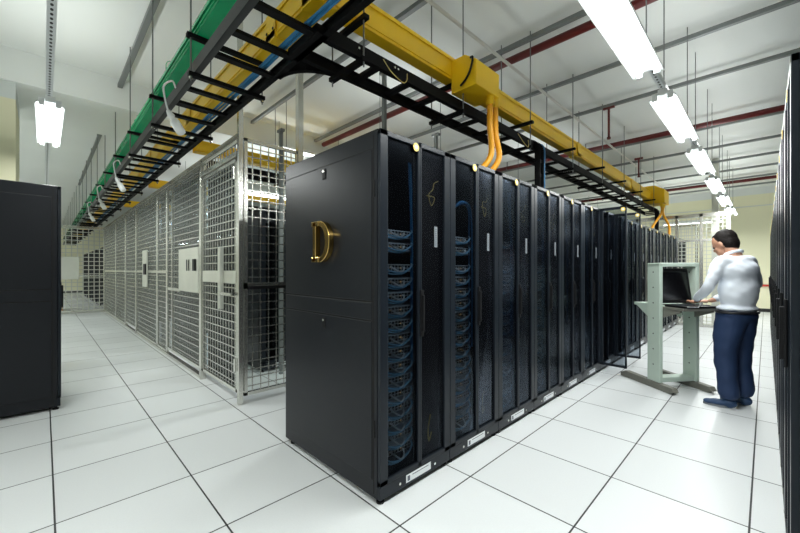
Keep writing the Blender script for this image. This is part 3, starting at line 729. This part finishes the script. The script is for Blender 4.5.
# cable drops from the tray
def drop(label, y, blue=True):
    r = thing('cable_drop', label, 'cable drop', (-1.70, y, TZ), group='cable drops from the main tray')
    for s in (0, .09):
        pts = [Vector((-.10, s, .07))] + [Vector((-.10+.10*math.sin(a), s, -.03+.10*math.cos(a))) for a in [i*PI/16 for i in range(9)]] + [Vector((0, s, -.57))]
        b = MB()
        for p, q in zip(pts[:-1], pts[1:]): b.bar(p, q, .06, .006, up=(0,1,0))
        b.tube(pts, .016, 6)
        b.build('drop_rail', M['tray'], r)
    for z in (-.15, -.30, -.45): MB().box(-.012, .012, 0, .09, z, z+.03).build('rung', M['tray'], r)
    b = MB()
    for i in range(7):
        dx = random.uniform(-.012, .012); dy = .135+.008*i
        b.tube(bez([(-.16, dy, .05), (-.06, dy, .08), (-.0+dx, dy, .02), (.0+dx, dy, -.2), (.0+dx*1.5, dy, -.4), (dx, dy, -.58)], 26), .009, 5)
    b.build('cable_bunch', M['blue' if blue else 'black'], r, smooth=True)
    return r
drop('black cable drop with a blue bundle curving down onto the cabinets', 3.72)
drop('black cable drop with a dark bundle at the far end of the main row', 9.62, False)
b = MB()
for i in range(5):
    y = 1.02+.010*i; z = TZ+.036+random.uniform(0, .02)
    b.tube(bez([(-13.5+.1*i, y, z)]+[(x, y+random.uniform(-.012, .012), z+random.uniform(0, .01)) for x in (-11, -9, -7, -5.5, -4.3, -3.3, -2.5, -1.9, -1.2, -.6)], 60), .0075, 6)
tag(b.build('blue_cable_bundle', M['blue'], smooth=True), 'bundle of blue cables lying in the left ladder tray', 'cable bundle')
# trays and ducts over the rows inside the cage
for k, xr in enumerate((-5.05, -7.9, -10.8)):
    ladder_y('black ladder tray inside the cage over the %s row of cabinets' % ORD[k+1], xr-.15, xr+.15, 1.45, 9, [2.5, 4.9, 7.3], grp='ladder trays inside the cage', bracket=False)
    duct('fibre_duct', 'yellow duct inside the cage over the %s row of cabinets' % ORD[k+1], 'y', 1.4, 9, xr-.28, xr-.16, 2.80, 2.95, 'yellow', (), 'yellow ducts inside the cage')
# white sockets dangling from the tray
def dangling(label, x, y, z, tilt):
    r = thing('trailing_socket', label, 'socket', (x, y, z), group='white sockets hanging from the left tray')
    MB().tube(bez([(-.0, -.0, .0), (-.04, -.01, .10), (-.03, -.02, .19), (.03, .02, .22), (.04, .042, .17)]), .007, 6).build('flex', M['white'], r, smooth=True)
    d = Vector((.5*tilt, .4, -1)).normalized()
    MB().tube([Vector((0,0,0)), d*.05, d*.06, d*.10, d*.105, d*.20, d*.205], [.014, .026, .018, .020, .034, .032, .024], 10).build('plug_body', M['white'], r, smooth=True)
dangling('white socket on a short flex hanging from the left tray, largest and nearest', -3.14, .66, 2.44, 1.0)
dangling('white socket hanging from the left tray, second nearest', -5.88, .66, 2.44, 1.0)
dangling('white socket hanging from the left tray, third nearest', -7.9, .66, 2.45, 1.0)
dangling('white socket hanging from the left tray, farthest', -9.79, .66, 2.43, 1.0)

# ------------------------------------------------------------------ console stand
ang = math.atan2(.79, .61) - PI/2     # local x = front direction a, local y = b
ka = math.atan2(-.61, .79)
st = thing('console_stand', 'sage green steel console stand on two skid feet before the man', 'console stand', (-.746, 5.12, 0), ka)
for s in (-1, 1):
    y = s*.23
    b = MB(); b.box(-.085, .085, y-.022, y+.022, .07, 1.32); up_ = b.build('upright', M['sage'], st, bevel=.006)
    for i in range(7):
        z = .25+i*.163
        MB().tube([(0, y-.0225, z), (0, y-.0232, z)], .008, 8).build('screw_hole', M['black'], up_)
    b = MB(); b.prism([(-.50, 0), (.22, 0), (.28, .03), (.25, .065), (-.42, .075), (-.50, .04)], (0, y+.035, 0), (1,0,0), (0,0,1), .07)
    b.build('foot_skid', M['skid'], st, bevel=.006)
MB().box(-.085, .085, -.252, .252, 1.285, 1.325).build('top_beam', M['sage'], st, bevel=.005)
MB().box(-.06, .06, -.21, .21, .07, .12).build('bottom_beam', M['sage'], st, bevel=.005)
sh = MB().box(-.34, .10, -.206, .206, .855, .885).build('shelf', M['sage'], st, bevel=.004)
for s in (-1, 1):
    b = MB(); b.prism([(-.30, 0), (-.085, 0), (-.085, -.12), (-.12, -.12)], (0, s*.195+.01, .855), (1,0,0), (0,0,1), .02); b.build('gusset', M['sage'], st)
    b = MB(); b.prism([(.085, 0), (.30, 0), (.30, -.03), (.085, -.10)], (0, s*.195+.01, .855), (1,0,0), (0,0,1), .02); b.build('gusset', M['skid'], st)
MB().box(.08, .36, -.21, .21, .845, .87).build('keyboard_tray', M['skid'], st, bevel=.003)
st.location = (-.700, 4.80, 0); st.scale = (.93, .93, 1)
con = thing('flip_up_console', 'black flip up screen and keyboard console mounted in the green stand', 'console', (-.746, 5.12, 0), ka)
b = MB(); X = Matrix.Translation((.03, 0, .90)) @ Matrix.Rotation(-.18, 4, 'Y')
b.box(-.02, .02, -.20, .20, .0, .37, X); b.build('screen', M['black'], con, bevel=.006)
MB().box(.0205, .0215, -.17, .17, .03, .33, X).build('display', M['screen'], con)
MB().box(.03, .36, -.20, .20, .872, .892).build('keyboard_base', M['black'], con, bevel=.003)
kb = MB()
for i in range(14):
    for j in range(5): kb.box(.15+j*.03, .174+j*.03, -.17+i*.024, -.15+i*.024, .892, .898)
kb.build('key_block', M['ports'], con)
MB().tube([(.36, -.19, .885), (.36, -.05, .885)], .008, 8).build('handle', M['steel'], con)
con.location = st.location; con.scale = st.scale
# ------------------------------------------------------------------ the man
def skin_mesh(chains, voxel=None, extra=None, sub=2):
    """chains: list of (points, radii[, (rx, ry)]) -> evaluated continuous bmesh"""
    bm = bmesh.new()
    for pts, rad in chains:
        me = bpy.data.meshes.new('t'); me.from_pydata([tuple(p) for p in pts], [(i, i+1) for i in range(len(pts)-1)], [])
        o = bpy.data.objects.new('t', me); col.objects.link(o)
        o.modifiers.new('s', 'SKIN'); 
        for v, r_ in zip(me.skin_vertices[0].data, rad): v.radius = r_ if isinstance(r_, tuple) else (r_, r_)
        me.skin_vertices[0].data[0].use_root = True
        sm = o.modifiers.new('u', 'SUBSURF'); sm.levels = sub; sm.render_levels = sub
        dg_ = bpy.context.evaluated_depsgraph_get(); ev = o.evaluated_get(dg_); m2 = bpy.data.meshes.new_from_object(ev)
        bm.from_mesh(m2); bpy.data.objects.remove(o); bpy.data.meshes.remove(m2); bpy.data.meshes.remove(me)
    if extra:
        for e in extra: e(bm)
    return bm
def finish(bm, name, mat, parent, voxel=.008, smooth_it=6):
    me = bpy.data.meshes.new(name); bm.to_mesh(me); bm.free(); me.materials.append(M[mat])
    o = bpy.data.objects.new(name, me); col.objects.link(o)
    rm = o.modifiers.new('r', 'REMESH'); rm.mode = 'VOXEL'; rm.voxel_size = voxel
    if smooth_it:
        s = o.modifiers.new('sm', 'SMOOTH'); s.iterations = smooth_it; s.factor = .5
    dg_ = bpy.context.evaluated_depsgraph_get(); m2 = bpy.data.meshes.new_from_object(o.evaluated_get(dg_))
    o.modifiers.clear(); o.data = m2; m2.polygons.foreach_set('use_smooth', [True]*len(m2.polygons))
    o.parent = parent; return o
def ellip(c, r, rot=None, seg=20):
    def f(bm):
        mt = Matrix.Translation(c) @ (rot if rot else Matrix()) @ Matrix.Diagonal((*r, 1))
        bmesh.ops.create_uvsphere(bm, u_segments=seg, v_segments=seg//2+2, radius=1, matrix=mt)
    return f
man = thing('person', 'man in white shirt and navy trousers bending over the console', 'person', (-.195, 4.52, 0), math.radians(148))
# local: faces +X, left is +Y
LH = Vector((.34, .05, .93)); RH = Vector((.36, -.13, .93))
LS, LE = Vector((.01, .165, 1.335)), Vector((.05, .25, 1.09))
RS, RE = Vector((.01, -.165, 1.335)), Vector((.0, -.265, 1.10))
HT = Matrix.Translation((.085, 0, 1.485)) @ Matrix.Rotation(.42, 4, 'Y') @ Matrix.Rotation(.12, 4, 'Z')
def hp(x, y, z): return HT @ Vector((x, y, z))
def hell(c, r, rot=None): return ellip(hp(*c), r, HT.to_3x3().to_4x4() @ (rot if rot else Matrix()))
def fingers(h, el, side):
    d = (h-el).normalized(); d = Vector((d.x, d.y, 0)).normalized(); sd = Vector((-d.y, d.x, 0)); ch = []
    for i, (off, ln) in enumerate(((-.028, .062), (-.010, .072), (.009, .068), (.027, .052))):
        p0 = h+d*.03+sd*off*.8; p1 = h+d*.075+sd*off+Vector((0,0,.006)); p2 = p1+d*ln*.45+Vector((0,0,-.008)); p3 = p1+d*ln*.8+Vector((0,0,-.026))
        ch.append(([p0, p1, p2, p3], [.010, .0095, .0085, .007]))
    ts = -side
    ch.append(([h+sd*ts*.015, h+d*.03+sd*ts*.042, h+d*.062+sd*ts*.052+Vector((0,0,-.012))], [.012, .010, .008]))
    return ch
def palm(h, el):
    d = (h-el).normalized(); d = Vector((d.x, d.y, 0)).normalized(); return ([h-d*.02, h+d*.03, h+d*.075], [(.024, .022), (.036, .017), (.036, .014)])
chains = [([(0,0,.90), (-.01,0,1.10), (-.01,0,1.28), (.005,0,1.37), (.035,0,1.43), (.06,0,1.48)], [.10, .10, .11, .06, .054, .055]),
          ([(0,0,.90), (0,.08,.85), (.01,.095,.47), (-.02,.10,.09)], [.09, .075, .05, .038]), ([(0,0,.90), (0,-.08,.85), (.03,-.095,.47), (.0,-.10,.09)], [.09, .075, .05, .038]),
          ([(0,0,1.30), LS, LE, LH-Vector((.02,0,0))], [.06, .045, .036, .024]), ([(0,0,1.30), RS, RE, RH-Vector((.02,0,0))], [.06, .045, .036, .024]),
          palm(LH, LE), palm(RH, RE)] + fingers(LH, LE, 1) + fingers(RH, RE, -1)
hd = [hell((0.0,0,.04), (.092,.074,.098)), hell((.034,0,-.035), (.060,.052,.080)), hell((.056,0,-.088), (.030,.032,.028)),
      hell((.092,0,-.012), (.022,.012,.020)), hell((.088,0,.010), (.010,.009,.03)), hell((.080,0,-.048), (.016,.024,.009)),
      hell((.074,.028,.02), (.018,.020,.008)), hell((.074,-.028,.02), (.018,.020,.008)),
      hell((-.004,.078,.0), (.018,.009,.030)), hell((-.004,-.078,.0), (.018,.009,.030)),
      hell((.052,.036,-.02), (.026,.018,.022)), hell((.052,-.036,-.02), (.026,.018,.022))]
body = finish(skin_mesh(chains, extra=hd), 'body', 'skin', man, .0055, 3)
for s in (-1, 1):
    e = MB(); p = hp(.082, s*.029, .008); bm = bmesh.new(); bmesh.ops.create_uvsphere(bm, u_segments=12, v_segments=8, radius=.010, matrix=Matrix.Translation(p))
    me = bpy.data.meshes.new('eye'); bm.to_mesh(me); bm.free(); me.materials.append(M['hair']); o = bpy.data.objects.new('eye', me); col.objects.link(o); o.parent = man
hair = [hell((-.022,0,.058), (.090,.081,.092)), hell((-.045,0,.01), (.062,.074,.085)), hell((.030,.0,.100), (.040,.056,.026)), hell((-.02,.066,.035), (.035,.016,.05)), hell((-.02,-.066,.035), (.035,.016,.05)),
        hell((-.06,0,-.035), (.03,.05,.04))]
hr = finish(skin_mesh([], extra=hair), 'hair', 'hair', man, .006, 2)
# shirt: torso, sleeves, collar
def lerp(a, b_, t): return Vector(a)*(1-t)+Vector(b_)*t
sh_ch = [([(-.005,0,.90), (-.01,0,.98), (-.02,0,1.10), (-.025,0,1.22), (-.02,0,1.31), (.01,0,1.385)], [(.145,.115), (.150,.122), (.156,.124), (.162,.124), (.14,.108), (.072,.072)]),
         ([(-.015,0,1.28), (0, .12, 1.325), LS, lerp(LS,LE,.5), LE, lerp(LE,LH,.5), lerp(LE,LH,.88)], [.09, .078, .068, .058, .050, .044, .038]),
         ([(-.015,0,1.28), (0,-.12, 1.325), RS, lerp(RS,RE,.5), RE, lerp(RE,RH,.5), lerp(RE,RH,.88)], [.09, .078, .068, .058, .050, .044, .038])]
def folds(o, amp, sc):
    for v in o.data.vertices:
        p = v.co; d = amp*(math.sin(p.x*sc+p.z*sc*.7+2*math.sin(p.y*9))*.6 + math.sin(p.z*sc*1.5-p.y*sc*1.1)*.4)
        v.co = p + v.normal*d
tr_w = .002
shirt = finish(skin_mesh(sh_ch, extra=[ellip((-.01,0,.90), (.134,.172,.040)), ellip((-.02,0,1.06), (.132,.166,.20)), ellip((-.025,0,1.24), (.122,.186,.12))]), 'shirt', 'shirt', man, .009, 20)
folds(shirt, .0035, 52)
cl = MB(); cl.tube([hp(0,0,0)*0+Vector((.020+.058*math.cos(a), .058*math.sin(a), 1.405-.020*math.cos(a))) for a in [i*2*PI/20 for i in range(21)]], .014, 8)
cl.build('collar', M['shirt'], man, smooth=True)
tr_ch = [([(-.0,0,.87), (0,.07,.80), (.01,.095,.62), (.02,.10,.45), (-.005,.105,.25), (-.02,.105,.065)], [.14, .125, .104, .088, .080, .082]),
         ([(-.0,0,.87), (0,-.07,.80), (.02,-.095,.62), (.04,-.10,.45), (.015,-.105,.25), (.0,-.105,.065)], [.14, .125, .104, .088, .080, .082])]
trs = finish(skin_mesh(tr_ch, extra=[ellip((-.015,0,.84), (.125,.165,.085))]), 'trousers', 'trousers', man, .009, 6)
folds(trs, .005, 34)
bt = MB(); bt.tube([(-.01+.128*math.cos(a), .166*math.sin(a), .868) for a in [i*2*PI/28 for i in range(29)]], .012, 8)
bt.build('belt', M['belt'], man, smooth=True)
for s, yaw, ax in ((1, .55, -.02), (-1, .25, .0)):
    R_ = Matrix.Translation((ax, s*.105, 0)) @ Matrix.Rotation(yaw if s > 0 else yaw, 4, 'Z')
    R_ = R_ @ Matrix.Scale(.9, 4); rt = R_.to_3x3().to_4x4()
    def fe(c, r): return ellip(R_ @ Vector(c), r, rt)
    so = finish(skin_mesh([], extra=[fe((.0,0,.05), (.062,.046,.05)), fe((.08,0,.040), (.085,.043,.034)), fe((.15,.003,.034), (.055,.042,.026))]), 'shoe', 'shoe', man, .006, 3)
    so2 = MB(); so2.prism([(.065*math.cos(a)*(1 if math.cos(a) < 0 else 2.15)+.045*(math.cos(a) > 0)*0+.045, .046*math.sin(a)) for a in [i*2*PI/24 for i in range(24)]], R_ @ Vector((.02,0,.0)), rt.to_3x3() @ Vector((1,0,0)), rt.to_3x3() @ Vector((0,1,0)), .018)
    so2.build('sole', M['sole'], so)
